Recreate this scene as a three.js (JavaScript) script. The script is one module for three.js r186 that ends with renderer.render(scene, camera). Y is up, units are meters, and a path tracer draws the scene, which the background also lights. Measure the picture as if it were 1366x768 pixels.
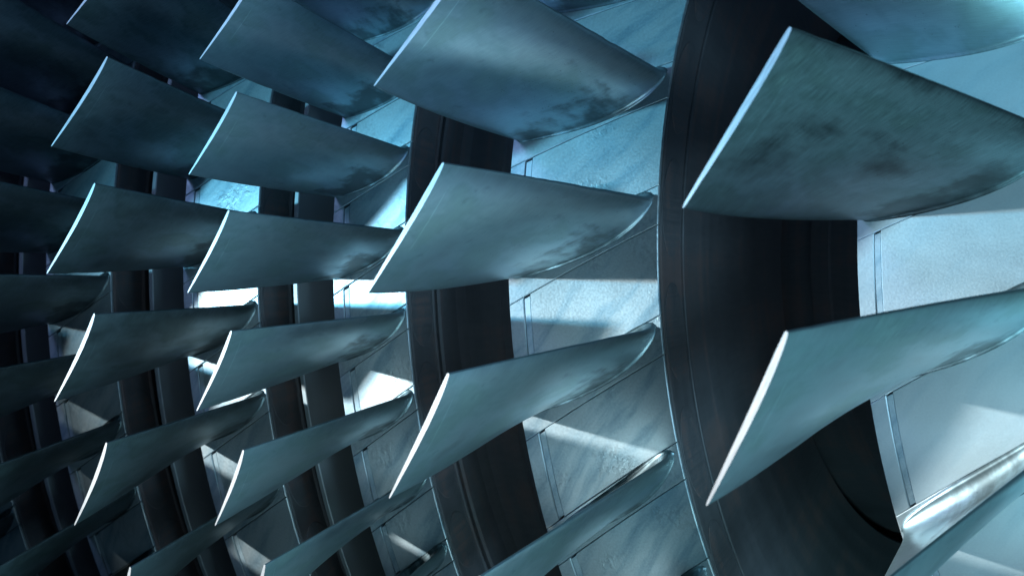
import * as THREE from 'three';
import { mergeGeometries, mergeVertices, toCreasedNormals } from 'three/addons/utils/BufferGeometryUtils.js';
import { RectAreaLightUniformsLib } from 'three/addons/lights/RectAreaLightUniformsLib.js';

// ---------------------------------------------------------------- camera, lamps, exposure
// The rotor axis is the world x axis. Lengths below are in hub radii; S turns them into metres.
const S = 0.6;
const scene = new THREE.Scene();
const V = (x, y, z) => new THREE.Vector3(x * S, y * S, z * S);

const camera = new THREE.PerspectiveCamera(8.189, 1366 / 768, 0.1, 60);
camera.position.copy(V(4.03916, -0.47462, 6.78844));
camera.up.set(0.03073, 0.99837, 0.04811);
camera.focus = 7.0 * S; camera.userData.fStop = 7;
camera.lookAt(camera.position.clone().sub(new THREE.Vector3(0.57297, -0.05703, 0.81759)));

const renderer = new THREE.WebGLRenderer({ antialias: true });
renderer.toneMapping = THREE.LinearToneMapping;
renderer.toneMappingExposure = 1.0;
renderer.shadowMap.enabled = true;
scene.background = new THREE.Color().setRGB(0.004, 0.012, 0.022);
RectAreaLightUniformsLib.init();

// hard key lamp: far to the left and in front of the rotor, a little below the axis
const keyAim = V(0.92, -0.38, 1.1);
const key = new THREE.SpotLight(new THREE.Color().setRGB(0.90, 1.0, 0.99), 92, 0, THREE.MathUtils.degToRad(19.5), 1, 2);
key.position.copy(V(-2.85, -0.3, 4.75));
key.target.position.copy(keyAim);
key.castShadow = true; key.shadow.radius = 2.4; key.shadow.mapSize.set(2048, 2048);
scene.add(key, key.target);

function softLamp(color, intensity, w, h, at, aim) {
  const l = new THREE.RectAreaLight(new THREE.Color().setRGB(...color), intensity, w * S, h * S);
  l.position.copy(at); l.lookAt(aim); scene.add(l); return l;
}
// teal soft lamp low on the right, facing the blades' suction sides
softLamp([0.38, 0.88, 1.0], 7.4, 2.4, 2.4, V(2.9, -2.5, 1.1), V(0.1, 0, 1.1));
// cool soft lamp beside the camera, on its right
softLamp([0.42, 0.78, 1.0], 16, 2.0, 2.0, V(5.2, -0.9, 3.2), V(0.1, 0, 1.1));
// violet-blue soft lamp high on the left
softLamp([0.38, 0.52, 1.0], 17, 2.4, 2.4, V(-2.4, 3.6, 4.4), V(0.1, 0, 1.1));

// ---------------------------------------------------------------- noise and textures
function rng(seed) { let a = seed >>> 0; return () => { a = (a + 0x6D2B79F5) | 0; let t = Math.imul(a ^ (a >>> 15), 1 | a); t = (t + Math.imul(t ^ (t >>> 7), 61 | t)) ^ t; return ((t ^ (t >>> 14)) >>> 0) / 4294967296; }; }
function lattice(seed, nx, ny) { const r = rng(seed), gx = new Float32Array(nx * ny), gy = new Float32Array(nx * ny); for (let i = 0; i < gx.length; i++) { const a = r() * Math.PI * 2; gx[i] = Math.cos(a); gy[i] = Math.sin(a); } return { gx, gy, nx, ny }; }
function sample(L, u, v) {                                    // tiling gradient noise about 0.5, u and v in 0..1
  let x = u * L.nx, y = v * L.ny; x -= Math.floor(x / L.nx) * L.nx; y -= Math.floor(y / L.ny) * L.ny;
  const xi = Math.floor(x), yi = Math.floor(y), x0 = xi % L.nx, y0 = yi % L.ny, x1 = (x0 + 1) % L.nx, y1 = (y0 + 1) % L.ny, fx = x - xi, fy = y - yi, n = L.nx;
  const sx = fx * fx * fx * (fx * (fx * 6 - 15) + 10), sy = fy * fy * fy * (fy * (fy * 6 - 15) + 10), gx = L.gx, gy = L.gy;
  const a = gx[y0 * n + x0] * fx + gy[y0 * n + x0] * fy, b = gx[y0 * n + x1] * (fx - 1) + gy[y0 * n + x1] * fy, c = gx[y1 * n + x0] * fx + gy[y1 * n + x0] * (fy - 1), d = gx[y1 * n + x1] * (fx - 1) + gy[y1 * n + x1] * (fy - 1);
  const p = a + (b - a) * sx, q = c + (d - c) * sx; return 0.5 + 0.85 * (p + (q - p) * sy);
}
function fbm(seed, nx, ny, oct) {
  const Ls = []; for (let o = 0; o < oct; o++) Ls.push(lattice(seed * 31 + o * 7 + 1, Math.min(nx << o, 1024), Math.min(ny << o, 1024)));
  return (u, v) => { let s = 0, w = 0.5, t = 0; for (const L of Ls) { s += sample(L, u, v) * w; t += w; w *= 0.55; } return s / t; };
}
const sm = (a, b, x) => { const t = Math.min(1, Math.max(0, (x - a) / (b - a))); return t * t * (3 - 2 * t); };
const mix = (a, b, t) => a + (b - a) * t;
const toS = (c) => Math.round(255 * (c <= 0.0031308 ? 12.92 * c : 1.055 * Math.pow(Math.min(1, c), 1 / 2.4) - 0.055));
// several maps from one evaluation per texel: fn(u, v) gives { colour: [r, g, b] linear, rough, bump }
function maps(w, h, fn) {
  const C = new Uint8Array(w * h * 4), R = new Uint8Array(w * h * 4), B = new Uint8Array(w * h * 4), clamp = (x) => Math.max(0, Math.min(255, Math.round(255 * x)));
  for (let j = 0; j < h; j++) for (let i = 0; i < w; i++) {
    const q = fn((i + 0.5) / w, (j + 0.5) / h, i, j), k = 4 * (j * w + i);
    for (let n = 0; n < 3; n++) { C[k + n] = toS(Math.max(0, q.colour[n])); R[k + n] = clamp(n === 2 ? q.metal ?? 1 : q.rough); B[k + n] = clamp(q.bump); }
    C[k + 3] = R[k + 3] = B[k + 3] = 255;
  }
  const t = (d, srgb) => { const x = new THREE.DataTexture(d, w, h); x.wrapS = x.wrapT = THREE.RepeatWrapping; x.magFilter = THREE.LinearFilter; x.minFilter = THREE.LinearMipmapLinearFilter; x.generateMipmaps = true; if (srgb) x.colorSpace = THREE.SRGBColorSpace; x.needsUpdate = true; return x; };
  return { colour: t(C, true), rough: t(R), bump: t(B) };
}
// blade metal: u runs along the chord (0 trailing, 1 leading; the other side lies in 1..2), v along the span
function bladeTextures(seed, markAmount, tone, cloudy = 0.26) {
  const W = 896, H = 640, r = rng(seed + 3), pit = new Float32Array(W * H);
  const cloud = fbm(seed, 3, 3, 5), stain = fbm(seed + 5, 5, 7, 6), along = fbm(seed + 9, 2, 34, 5), across = fbm(seed + 13, 26, 4, 4), brush = fbm(seed + 15, 10, 300, 2), fine = fbm(seed + 17, 256, 256, 2);
  const cx = 0.35 + 0.35 * r(), cy = 0.25 + 0.25 * r();
  for (let i = 0; i < 240; i++) {
    const x = (cx + (r() + r() + r() - 1.5) * 0.34 + 1) % 1, y = Math.abs(cy + (r() + r() - 1) * 0.3) % 1, s = 0.0014 + 0.003 * r() * r(), d = r(), R = Math.ceil(s * W * 1.5);
    for (let b = -R; b <= R; b++) for (let a = -R; a <= R; a++) { const q = Math.hypot(a, b * 1.6) / (s * W); if (q < 1) { const k = ((Math.floor(y * H) + b + H) % H) * W + (Math.floor(x * W) + a + W) % W; pit[k] = Math.max(pit[k], (1 - q * q) * (0.3 + 0.7 * d)); } }
  }
  return maps(W, H, (u, vv, i, j) => {
    if (vv > 0.972) { const g = brush(u, vv * 3) - 0.5; return { colour: [0.29 + 0.25 * g, 0.28 + 0.25 * g, 0.29 + 0.25 * g], rough: 0.5, bump: 0.5 + 0.3 * g, metal: 0.25 }; }   // the ground tip
    const v = vv / 0.96, w1 = (cloud(u, v) - 0.5), w2 = (cloud(u + 0.37, v + 0.61) - 0.5);
    const c = cloud(u + 0.3 + w2 * 0.06, v + w1 * 0.08), st = stain(u + w1 * 0.1, v + w2 * 0.1), al = along(u, v + u * 0.12 + w1 * 0.05), ac = across(u + w2 * 0.15 + v * 0.12, v), br = brush(u, v + u * 0.22), f = fine(u, v), p = pit[j * W + i];
    // darker band along the root, on the trailing two thirds, and faint streaks further out
    const band = sm(0.0, 0.12, u) * (1 - sm(0.55, 0.95, u)) * (1 - sm(0.04, 0.30, v + w1 * 0.25)) * markAmount;
    const dark = sm(0.45, 0.72, st * 0.72 + al * 0.12 + band * 0.30 - 0.09) * 0.92, thin = sm(0.52, 0.85, al * 0.1 + c * 0.9) * 0.14;
    const film = sm(0.42, 0.66, c * 0.94 + ac * 0.06);
    let k = tone + cloudy * (c - 0.5) + 0.02 * (ac - 0.5) + 0.01 * (al - 0.5) + 0.09 * (br - 0.5) + 0.05 * (f - 0.5) - 0.11 * film;
    k *= 1 - 0.76 * dark; k *= 1 - 0.35 * thin; k *= 1 - 0.75 * p;
    const scribe = (1 - sm(0.0012, 0.0026, Math.abs(v - 0.93 - 0.012 * (u - 0.5)))) * sm(0.25, 0.4, u + w1 * 0.4) * (1 - sm(0.7, 0.85, u + w2 * 0.4)); k *= 1 + 0.35 * scribe;
    const ol = sm(0.5, 0.68, c);
    return { metal: 0.85 - 0.3 * dark, colour: [k * (0.74 + 0.03 * ol - 0.06 * film), k * (0.99 + 0.02 * ol), k * (1.10 - 0.04 * ol)], rough: 0.37 + 0.2 * (c - 0.5) + 0.02 * (al - 0.5) + 0.05 * (br - 0.5) + 0.12 * dark, bump: 0.5 + 0.2 * (c - 0.5) + 0.03 * (al - 0.5) + 0.07 * (br - 0.5) + 0.06 * (f - 0.5) - 0.35 * p };
  });
}
// platform metal: brushed and stained plate with patches of raised, wrinkled deposit
function plateTextures(seed, markAmount, tone) {
  const cloud = fbm(seed, 3, 3, 5), smear = fbm(seed + 4, 4, 12, 7), grain = fbm(seed + 8, 160, 160, 3), crust = fbm(seed + 12, 70, 50, 3), where = fbm(seed + 16, 4, 4, 4);
  return maps(768, 768, (u, v) => {
    const w = (cloud(u, v) - 0.5) * 0.08, c = cloud(u + 0.4, v), s = smear(u + w, v - u + w), g = grain(u, v), cr = sm(0.55, 0.66, where(u, v)) * sm(0.45, 0.6, crust(u, v)) * markAmount, dk = sm(0.42, 0.76, s * 0.75 + c * 0.25) * markAmount;
    const k = tone + 0.16 * (c - 0.5) * (0.4 + 0.6 * markAmount) + (0.05 + 0.08 * markAmount) * (g - 0.5) - 0.18 * dk - 0.05 * cr;
    return { colour: [k * (0.88 - 0.24 * dk), k * (0.99 - 0.08 * dk), k * (1.05 + 0.03 * dk)], rough: 0.44 + 0.24 * (c - 0.5) + 0.14 * (g - 0.5) + 0.08 * dk, bump: 0.4 + 0.22 * (g - 0.5) + 0.12 * (s - 0.5) + 0.35 * cr };
  });
}
// disc and spacer metal: oxidised steel turned on a lathe, u round the axis, v along the profile
function discTextures(seed) {
  const ringN = fbm(seed, 2, 90, 4), cloud = fbm(seed + 3, 24, 6, 5), grain = fbm(seed + 6, 256, 64, 3);
  return maps(1024, 512, (u, v) => {
    const r = ringN(u, v), c = cloud(u, v), g = grain(u, v), rust = sm(0.48, 0.68, c * 0.6 + r * 0.4);
    const k = 0.09 + 0.035 * (r - 0.5) + 0.035 * (c - 0.5) + 0.02 * (g - 0.5);
    return { colour: [k * (0.98 + 0.32 * rust), k * (0.98 - 0.02 * rust), k * (1.08 - 0.12 * rust)], rough: 0.5 + 0.3 * (c - 0.5) + 0.2 * (r - 0.5), bump: 0.5 + 0.5 * (r - 0.5) + 0.25 * (g - 0.5) };
  });
}
const TB = [[11, 1.3, 0.36], [47, 1.1, 0.385], [83, 1.4, 0.35], [129, 1.3, 0.22], [171, 1.4, 0.20], [213, 1.5, 0.21], [259, 1.1, 0.15, 0.36], [301, 0, 0.38, 0.2]].map((a) => bladeTextures(...a));  // the rear discs use the sets with a darker base tone
const TP = [plateTextures(201, 1, 0.46), plateTextures(233, 1, 0.46), plateTextures(267, 0.2, 0.56)];
const TD = discTextures(301);

const shifted = (t, x, y, rx = 1, ry = 1) => { const c = t.clone(); c.offset.set(x, y); c.repeat.set(rx, ry); c.needsUpdate = true; return c; };
const rnd = rng(5);
const bladeMats = [];
for (const T of TB) bladeMats.push(new THREE.MeshPhysicalMaterial({ map: T.colour, roughnessMap: T.rough, metalnessMap: T.rough, bumpMap: T.bump, bumpScale: 0.0003, roughness: 1, metalness: 1 }));
const plateMats = [];
for (let i = 0; i < 6; i++) {                                 // 0..3 stained, 4 and 5 the smooth plates of the foremost disc
  const T = TP[i < 4 ? i % 2 : 2], x = i % 4 < 2 && i !== 5 ? 0 : 0.37, y = x && 0.61;
  plateMats.push(new THREE.MeshStandardMaterial({ map: shifted(T.colour, x, y), roughnessMap: shifted(T.rough, x, y), bumpMap: shifted(T.bump, x, y), bumpScale: 0.0004, roughness: 1, metalness: 0.6 }));
}
const stripMat = new THREE.MeshStandardMaterial({ map: TP[0].colour, color: new THREE.Color().setRGB(0.86, 0.92, 0.95), roughness: 0.5, metalness: 0.3 });
const discMat = new THREE.MeshStandardMaterial({ map: TD.colour, roughnessMap: TD.rough, bumpMap: TD.bump, bumpScale: 0.0006, roughness: 1.25, metalness: 0.2 });
const finMat = new THREE.MeshStandardMaterial({ color: new THREE.Color().setRGB(0.22, 0.24, 0.25), bumpMap: TD.bump, bumpScale: 0.0004, roughness: 0.5, metalness: 0.4 });

// ---------------------------------------------------------------- rotor geometry helpers
const polar = (x, r, p) => [x * S, r * Math.sin(p) * S, r * Math.cos(p) * S];
function meshOf(name, geometry, material, parent) {
  const m = new THREE.Mesh(geometry, material); m.name = name; m.castShadow = m.receiveShadow = true; parent.add(m); return m;
}

// one aerofoil: sections between the root chord and the tip chord, with camber, thickness, root fillet and a flat ground tip
function aerofoil(s, seed) {
  const vr = rng(seed), wob = () => 2 * vr() - 1, dCamber = 1 + 0.06 * wob(), dThick = 1 + 0.05 * wob(), dTip = 0.0012 * wob(), lean = 0.0012 * wob();
  const nicks = Array.from({ length: 5 }, () => ({ t: 0.25 + 0.72 * vr(), lead: vr() < 0.6, w: 0.006 + 0.008 * vr(), d: 0.0006 + 0.0016 * vr() * vr() }));
  const M = 30, pos = [], uv = [], idx = [];
  const span = s.rt - 0.5 * (s.rL + s.rR);
  const ts = [-0.03, 0]; for (const h of [0.03, 0.08, 0.16, 0.28, 0.42, 0.6, 0.8, 1]) ts.push(h * s.fillet * s.far / span);
  const t1 = ts[ts.length - 1]; for (let i = 1; i <= 44; i++) ts.push(t1 + (1 - t1) * i / 44);
  const loop = 2 * M;
  const section = (t) => {
    const e = Math.max(0, t), xl = mix(s.root.xl, s.xc - s.dx, e), xr = mix(s.root.xr, s.xc + s.dx, e), pl = mix(s.root.pl, -s.dp, e) - s.bow * 4 * e * (1 - e), pr = mix(s.root.pr, s.dp, e);
    const rm = mix(0.5 * (s.rL + s.rR), s.rt, e);
    const ax = xr - xl, ay = (pr - pl) * rm, len = Math.hypot(ax, ay), T = [ax / len, ay / len], N = [T[1], -T[0]];
    const camber = mix(s.camber[0], s.camber[1], Math.pow(e, 0.7)) * len * dCamber, th = mix(s.thick[0], s.thick[1], Math.pow(e, 0.8)) * dThick;
    const cut = (lead) => nicks.reduce((q, n) => (n.lead === lead ? Math.max(q, n.d * Math.max(0, 1 - Math.abs((e - n.t) * span) / n.w)) : q), 0), cl = cut(false), cr = cut(true);
    const pts = [];
    for (let k = 0; k < loop; k++) {
      const side = k < M ? 1 : -1, q = k < M ? k / (M - 1) : (loop - 1 - k) / (M - 1);
      const c = 0.5 - 0.5 * Math.cos(Math.PI * q), u = 1 - c;
      const y = 5 * th * (0.2969 * Math.sqrt(u) - 0.126 * u - 0.3516 * u * u + 0.2843 * u * u * u - 0.1015 * u ** 4);
      const edge = 0.0055 * len * Math.sqrt(Math.max(0, Math.min(1, c * 40)));
      const d = camber * 4 * c * (1 - c) * (1 + 0.7 * (c - 0.5)) + side * (y * len + edge);
      const back = (c < 0.06 ? cl * (1 - c / 0.06) : c > 0.94 ? -cr * (1 - (1 - c) / 0.06) : 0);
      pts.push([xl + ax * c + N[0] * d + T[0] * back, pl * rm + ay * c + N[1] * d + T[1] * back + lean * e * rm, c]);
    }
    const h = e * span, fil = (R) => (h < R ? R - Math.sqrt(R * R - (R - h) * (R - h)) : 0), near = fil(s.fillet * 0.4), far = fil(s.fillet * s.far);
    return pts.map((p, k) => {
      const a = pts[(k + loop - 1) % loop], b = pts[(k + 1) % loop]; let nx = -(b[1] - a[1]), ny = b[0] - a[0]; const l = Math.hypot(nx, ny) || 1; nx /= l; ny /= l;
      // the loop runs trailing -> leading on the suction side: outward is -(left normal)
      const c = p[2], grow = (k < M ? near : far) * (0.25 + 0.75 * Math.sqrt(Math.max(0, 4 * c * (1 - c)))), x = p[0] - nx * grow, a2 = p[1] - ny * grow;
      const r0 = mix(s.rL, s.rR, (x - s.xL) / (s.xR - s.xL)), r1 = mix(s.rt - s.drt, s.rt + s.drt, c) + dTip;
      return [x, mix(r0, r1, e) + (t < 0 ? t * span : 0), a2 / rm, c];
    });
  };
  ts.forEach((t, j) => {
    section(t).forEach((p, k) => { pos.push(...polar(p[0], p[1], p[2])); uv.push(k < M ? p[3] * 0.98 + 0.01 : 1.99 - p[3] * 0.98, Math.max(0.002, t * 0.96)); });
    if (j) for (let k = 0; k < loop; k++) { const a = (j - 1) * loop + k, b = (j - 1) * loop + (k + 1) % loop, c = a + loop, d = b + loop; idx.push(a, b, c, b, d, c); }
  });
  const tip = section(1), base = pos.length / 3;
  tip.forEach((p, k) => { pos.push(...polar(p[0], p[1] + 1e-5, p[2])); uv.push(0.1 + 0.8 * p[3], 0.985 + (k < M ? 0.004 : -0.004)); });
  for (let k = 0; k < M - 1; k++) { const a = base + k, b = base + k + 1, c = base + loop - 1 - k, d = base + loop - 2 - k; idx.push(a, c, b, b, c, d); }
  const g = new THREE.BufferGeometry();
  g.setAttribute('position', new THREE.Float32BufferAttribute(pos, 3)); g.setAttribute('uv', new THREE.Float32BufferAttribute(uv, 2));
  g.setIndex(idx); g.computeVertexNormals(); return g;
}

// a curved plate on the hub: corners in (x, angle), top following the hub cone, chamfered rim and side walls
function plate(xl, xr, low, high, rad, thick, chamfer, uvo = [0, 0]) {
  const nx = 6, ny = 8, pos = [], uv = [], idx = [];
  const row = (n, c) => { const a = [0, c]; for (let i = 1; i < n; i++) a.push(c + (1 - 2 * c) * i / n); a.push(1 - c, 1); return a; };
  const lx = xr - xl, lp = (high(0.5) - low(0.5)) * rad(0.5 * (xl + xr));
  const U = row(nx, Math.min(0.3, chamfer / lx)), Wv = row(ny, Math.min(0.3, chamfer / lp)), nu = U.length, nw = Wv.length;
  const vert = (u, w, drop) => { const x = mix(xl, xr, u), p = mix(low(u), high(u), w), r = rad(x) - drop; pos.push(...polar(x, r, p)); uv.push((x * 1.6 + uvo[0]), (p * 1.6 + uvo[1])); return pos.length / 3 - 1; };
  const top = U.map((u, i) => Wv.map((w, j) => vert(u, w, i === 0 || j === 0 || i === nu - 1 || j === nw - 1 ? chamfer : 0)));
  for (let i = 0; i < nu - 1; i++) for (let j = 0; j < nw - 1; j++) idx.push(top[i][j], top[i + 1][j], top[i][j + 1], top[i + 1][j], top[i + 1][j + 1], top[i][j + 1]);
  const rim = []; for (let i = 0; i < nu - 1; i++) rim.push([U[i], 0]); for (let j = 0; j < nw - 1; j++) rim.push([1, Wv[j]]); for (let i = nu - 1; i > 0; i--) rim.push([U[i], 1]); for (let j = nw - 1; j > 0; j--) rim.push([0, Wv[j]]);
  const a = rim.map(([u, w]) => vert(u, w, chamfer)), b = rim.map(([u, w]) => vert(u, w, thick));
  for (let k = 0; k < rim.length; k++) { const n = (k + 1) % rim.length; idx.push(a[k], b[k], a[n], b[k], b[n], a[n]); }
  const g = new THREE.BufferGeometry(); g.setAttribute('position', new THREE.Float32BufferAttribute(pos, 3)); g.setAttribute('uv', new THREE.Float32BufferAttribute(uv, 2)); g.setIndex(idx);
  return toCreasedNormals(g, 0.35);
}
// a solid of revolution about the x axis from a profile of (x, r)
function turned(profile, seg = 256, vo = 0) {
  const pos = [], uv = [], idx = []; let len = vo;
  profile.forEach(([x, r], j) => {
    if (j) len += Math.hypot(x - profile[j - 1][0], r - profile[j - 1][1]);
    for (let i = 0; i <= seg; i++) { pos.push(...polar(x, r, i / seg * Math.PI * 2)); uv.push(i / seg * 2, len * 0.55); }
    if (j) for (let i = 0; i < seg; i++) { const a = (j - 1) * (seg + 1) + i, b = a + seg + 1; idx.push(a, a + 1, b, a + 1, b + 1, b); }
  });
  const g = new THREE.BufferGeometry(); g.setAttribute('position', new THREE.Float32BufferAttribute(pos, 3)); g.setAttribute('uv', new THREE.Float32BufferAttribute(uv, 2)); g.setIndex(idx);
  return toCreasedNormals(g, 0.3);
}
// the end of a blade's root in the face of its disc: a flat oval plug
function dovetail(s) {
  const p0 = s.root.pr + 0.5 * (s.base[0] + s.base[1]), rc = s.rR - s.face * 0.52, hr = s.face * 0.42, hp = (s.base[1] - s.base[0]) * 1.3;
  const pos = [], uv = [], idx = [], n = 36, xs = s.xR + s.faceX;
  const ring = (k, x) => { const st = pos.length / 3; for (let i = 0; i < n; i++) { const a = i / n * Math.PI * 2, ca = Math.cos(a), sa = Math.sin(a); const rr = rc + hr * k * ca, pp = p0 + hp * k * sa; pos.push(...polar(x, rr, pp)); uv.push(rr * 1.6, pp * 1.6); } return st; };
  const a = ring(1, xs - 0.004), b = ring(1, xs + 0.0006), c = ring(0.97, xs + 0.0012), d = ring(0.5, xs + 0.0012), e = pos.length / 3; pos.push(...polar(xs + 0.0012, rc, p0)); uv.push(rc * 1.6, p0 * 1.6);
  for (const [p, q] of [[a, b], [b, c], [c, d]]) for (let i = 0; i < n; i++) { const k = (i + 1) % n; idx.push(p + i, q + i, p + k, p + k, q + i, q + k); }
  for (let i = 0; i < n; i++) idx.push(d + i, e, d + (i + 1) % n);
  const g = new THREE.BufferGeometry(); g.setAttribute('position', new THREE.Float32BufferAttribute(pos, 3)); g.setAttribute('uv', new THREE.Float32BufferAttribute(uv, 2)); g.setIndex(idx);
  return toCreasedNormals(g, 0.3);
}

// ---------------------------------------------------------------- the stages, front (right) to rear (left)
// x* axial positions, r* hub radii at the left and right rim, xc dx dp rt the tip chord, ph phase, n blades
const stages = [
  { label: 'foremost bladed disc with the broadest blades and smooth pale platforms', n: 21, xL: 0.641, rL: 0.9275, xR: 0.985, rR: 0.83, xc: 0.7881, dx: 0.0918, dp: 0.0869, rt: 1.5603, drt: 0.0025, ph: 0.0898, pl: -0.0605, pr: 0.105, inL: 0.012, inR: 0.012, base: [-0.038, 0.036], camber: [0.075, 0.02], thick: [0.078, 0.027], fillet: 0.016, far: 2.6, bow: 0.010, strip: 0.028, face: 0.075, faceX: 0.003 },
  { label: 'bladed disc with broad pitted blades behind the foremost one', n: 28, xL: 0.0261, rL: 1.0752, xR: 0.2881, rR: 1.0, xc: 0.1361, dx: 0.0772, dp: 0.0679, rt: 1.5279, drt: 0.0003, ph: -0.0013, pl: -0.0526, pr: 0.0752, inL: 0.010, inR: 0.012, base: [-0.045, 0.024], camber: [0.075, 0.02], thick: [0.078, 0.027], fillet: 0.012, far: 2.4, bow: 0.006, strip: 0.026, face: 0.075, faceX: 0.003, web: 0.53 },
  { label: 'bladed disc with the closest set small blades', n: 48, xL: -0.3243, rL: 1.12, xR: -0.1735, rR: 1.1059, xc: -0.2664, dx: 0.0495, dp: 0.044, rt: 1.5401, drt: 0.005, ph: -0.0184, pl: -0.0276, pr: 0.046, inL: 0.004, inR: 0.006, base: [-0.026, 0.014], camber: [0.075, 0.025], thick: [0.078, 0.027], fillet: 0.009, far: 2, bow: 0.003, strip: 0.022, face: 0.075, faceX: 0.003 },
  { label: 'bladed disc with narrow dark blades and a thin rib beside it', n: 44, xL: -0.6567, rL: 1.136, xR: -0.4832, rR: 1.1353, xc: -0.5569, dx: 0.0585, dp: 0.0483, rt: 1.5614, drt: 0.006, ph: 0.0127, pl: -0.030, pr: 0.048, inL: 0.004, inR: 0.006, base: [-0.028, 0.015], camber: [0.075, 0.03], thick: [0.078, 0.027], fillet: 0.009, far: 2, bow: 0.003, strip: 0.022, face: 0.09, faceX: 0.003 },
  { label: 'bladed disc with slim dark blades between two narrow rusty drums', n: 54, xL: -0.9887, rL: 1.1368, xR: -0.8197, rR: 1.1473, xc: -0.897, dx: 0.052, dp: 0.042, rt: 1.565, drt: 0.005, ph: -0.0726, pl: -0.028, pr: 0.045, inL: 0.004, inR: 0.006, base: [-0.023, 0.013], camber: [0.075, 0.03], thick: [0.078, 0.027], fillet: 0.009, far: 2, bow: 0.003, strip: 0.022, face: 0.09, faceX: 0.003 },
  { label: 'rearmost bladed disc with slim dark blades', n: 58, xL: -1.305, rL: 1.14, xR: -1.142, rR: 1.145, xc: -1.215, dx: 0.05, dp: 0.04, rt: 1.565, drt: 0.005, ph: -0.03, pl: -0.027, pr: 0.043, inL: 0.004, inR: 0.006, base: [-0.022, 0.012], camber: [0.075, 0.03], thick: [0.078, 0.027], fillet: 0.009, far: 2, bow: 0.003, strip: 0.022, face: 0.09, faceX: 0.003 },
];

const rotor = new THREE.Group(); rotor.name = 'compressor_rotor'; scene.add(rotor);
rotor.userData = { label: 'steel turbine compressor rotor with rings of twisted blades on a dark stepped drum', category: 'rotor' };

function addStage(s, i) {
  const disc = new THREE.Group(); disc.name = 'bladed_disc' + (i ? '_' + String(i).padStart(3, '0') : ''); disc.userData.label = s.label; rotor.add(disc);
  const pitch = 2 * Math.PI / s.n, gap = 0.0005;
  s.root = { xl: s.xL + s.inL, xr: s.xR - s.inR, pl: s.pl, pr: s.pr };
  const rad = (x) => mix(s.rL, s.rR, (x - s.xL) / (s.xR - s.xL));
  const jl = (o) => (u) => mix(s.pl, s.pr, u) + o;                      // a joint line parallel to the root chord
  const foils = [0, 1, 2, 3].map((v) => aerofoil(s, 40 + 17 * i + v * 5));
  const strip = plate(s.xL, s.xR, jl(s.base[0] + gap), jl(s.base[1] - gap), rad, 0.03, 0.0013);
  // filler plate between two blades, cut by a groove that a locking strip fills
  const lo = s.base[1] - pitch + gap, hi = s.base[0] - gap, w = 0.011, xa = s.xL + s.strip, lenX = s.xR - s.xL;
  const sub = (a, b, o) => (u) => jl(o)((mix(a, b, u) - s.xL) / lenX);
  const fillers = [0, 1].map((v) => mergeGeometries([
    plate(s.xL, xa - gap * 0.7, sub(s.xL, xa, lo), sub(s.xL, xa, hi), rad, 0.03, 0.0012, [v * 0.3, v * 0.2]),
    plate(xa + w + gap * 0.7, s.xR, sub(xa + w, s.xR, lo), sub(xa + w, s.xR, hi), rad, 0.03, 0.0013, [v * 0.3, v * 0.2])]));
  const lock = plate(xa, xa + w, sub(xa, xa + w, lo + 0.003), sub(xa, xa + w, hi - 0.003), (x) => rad(x) - 0.0016, 0.03, 0.001);
  const tail = dovetail(s);
  const r = rng(900 + i * 13);
  for (let k = 0; k < s.n; k++) {
    const turn = k * pitch - s.ph, a = Math.floor(r() * 3) + (i > 2 ? 3 : 0), b = i ? Math.floor(r() * 4) : 4 + Math.floor(r() * 2), c = Math.floor(r() * 2), d = i ? Math.floor(r() * 4) : 4 + Math.floor(r() * 2);
    meshOf('blade', foils[Math.floor(r() * 4)], bladeMats[i ? a : k === 0 ? 6 : k === s.n - 1 ? 7 : a], disc).rotation.x = turn;
    meshOf('blade_platform', strip, plateMats[b], disc).rotation.x = turn;
    meshOf('filler_platform', fillers[c], plateMats[d], disc).rotation.x = turn;
    meshOf('locking_strip', lock, stripMat, disc).rotation.x = turn;
    meshOf('dovetail_root', tail, discMat, disc).rotation.x = turn;
  }
  // the disc itself: rim under the platforms, side faces, web
  const fx = s.xR + s.faceX, fl = s.xL + 0.004, rf = s.rR - s.face, inner = 0.3;
  meshOf('disc_body', turned([
    [fl, inner], [fl, s.rL - 0.03], [fl + 0.002, s.rL - 0.024], [s.xR - 0.003, s.rR - 0.024], [s.xR - 0.003, s.rR - 0.006], [fx - 0.002, s.rR - 0.005], [fx, s.rR - 0.009], [fx, rf + 0.006], [fx + 0.003, rf + 0.005], [fx + 0.0045, rf + 0.003], [fx + 0.0045, rf], [fx + 0.003, rf - 0.002], [fx - 0.03, rf - 0.004], [fx - 0.034, rf - 0.012], [fx - 0.036, rf - 0.04], [fx - 0.04, s.web ?? 0.5], [fx - 0.05, (s.web ?? 0.5) - 0.006], [fx - 0.1, (s.web ?? 0.5) - 0.012], [fx - 0.1, 0.3]], 360, i * 0.37), discMat, disc);
}
stages.forEach(addStage);

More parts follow.
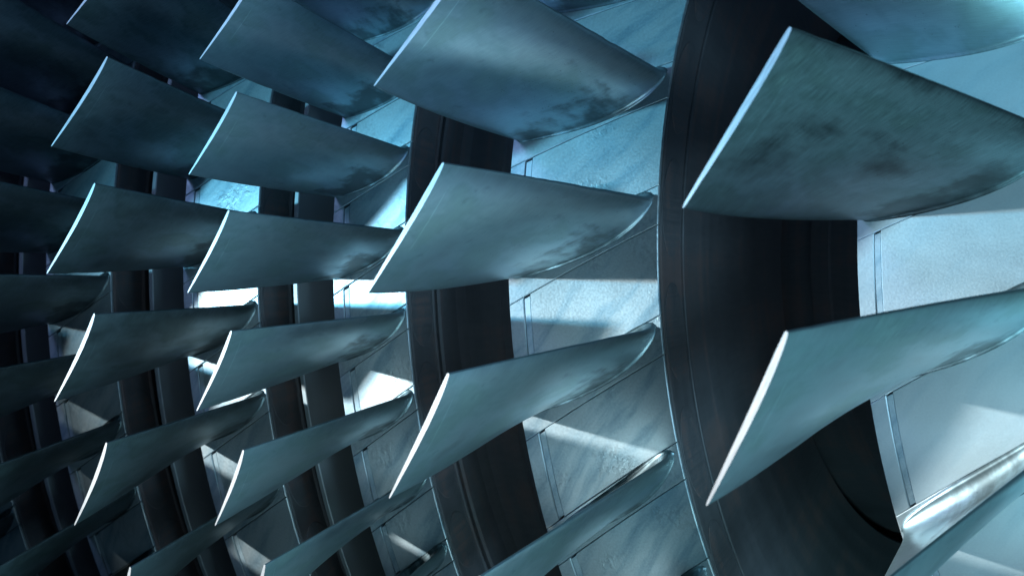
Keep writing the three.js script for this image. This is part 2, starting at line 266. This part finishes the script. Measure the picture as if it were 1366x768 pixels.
// spacer drums between the discs, with their ribs
function spacer(name, label, parts) {
  const g = new THREE.Group(); g.name = name; if (label) g.userData.label = label; rotor.add(g);
  for (const [n, profile, m] of parts) meshOf(n, turned(profile, 360, profile[0][0]), m, g);
}
spacer('spacer_drum', 'wide dark brown drum in the gap ahead of the pitted blades', [
  ['drum', [[0.16, 0.505], [0.30, 0.505], [0.303, 0.512], [0.34, 0.513], [0.343, 0.508], [0.66, 0.508]], discMat]]);
spacer('spacer_drum_001', 'grooved dark drum beside the closest set blades', [
  ['drum', [[-0.21, 1.01], [-0.176, 1.01], [-0.172, 1.006], [-0.172, 0.985], [-0.178, 0.982], [-0.178, 0.95], [-0.17, 0.93], [-0.15, 0.925], [-0.10, 0.925], [-0.098, 0.921], [0.05, 0.92]], discMat]]);
const rib = (x, r, w = 0.011) => [[x - w - 0.006, 0.9], [x - w, r - 0.004], [x - w + 0.002, r], [x - 0.0015, r], [x, r - 0.0015], [x + 0.001, 0.9], [x + 0.02, 0.88]];
spacer('spacer_drum_002', 'narrow rusty drum with one thin lit rib', [
  ['drum', [[-0.53, 0.92], [-0.47, 0.96], [-0.455, 1.01], [-0.445, 1.012], [-0.443, 0.99], [-0.30, 0.985]], discMat], ['seal_rib', rib(-0.41, 1.113), finMat]]);
spacer('spacer_drum_003', null, [
  ['drum', [[-0.86, 0.92], [-0.806, 0.97], [-0.79, 1.02], [-0.78, 1.022], [-0.778, 1.0], [-0.63, 0.995]], discMat], ['seal_rib', rib(-0.742, 1.12), finMat]]);
spacer('spacer_drum_004', null, [
  ['drum', [[-1.40, 1.0], [-1.14, 1.0], [-1.13, 1.03], [-1.10, 1.03], [-0.97, 1.0]], discMat], ['seal_rib', rib(-1.062, 1.12), finMat]]);

// unseen blue gel, added to tint the upper half of the key lamp's beam
const gel = new THREE.Group(); gel.name = 'added_gel_filter'; scene.add(gel);
gel.userData = { label: 'added unseen blue gel sheet in a thin metal frame, tinting the key lamp beam', category: 'added gel filter' };
{
  const at = V(-2.85, -0.3, 4.75).lerp(V(0.2, -0.3, 1.15), 1.0 / 4.72);
  gel.position.copy(at).add(V(0, 0.042, 0)); gel.rotation.y = Math.atan2(-3.05, 3.6);
  const film = new THREE.MeshPhysicalMaterial({ color: new THREE.Color().setRGB(0.20, 0.58, 0.82), roughness: 0.02, transmission: 1, thickness: 0 });
  const rod = new THREE.MeshStandardMaterial({ color: new THREE.Color().setRGB(0.3, 0.3, 0.3), roughness: 0.4, metalness: 0.8 });
  meshOf('added_gel_sheet', new THREE.PlaneGeometry(1.5 * S, 0.7 * S), film, gel).position.y = 0.35 * S;
  meshOf('frame', mergeGeometries([[0, 0.71, 1.54, 0.02], [-0.76, 0.35, 0.02, 0.70], [0.76, 0.35, 0.02, 0.70]].map(([x, y, w, h]) => new THREE.BoxGeometry(w * S, h * S, 0.012).translate(x * S, y * S, 0))), rod, gel);
}

renderer.render(scene, camera);
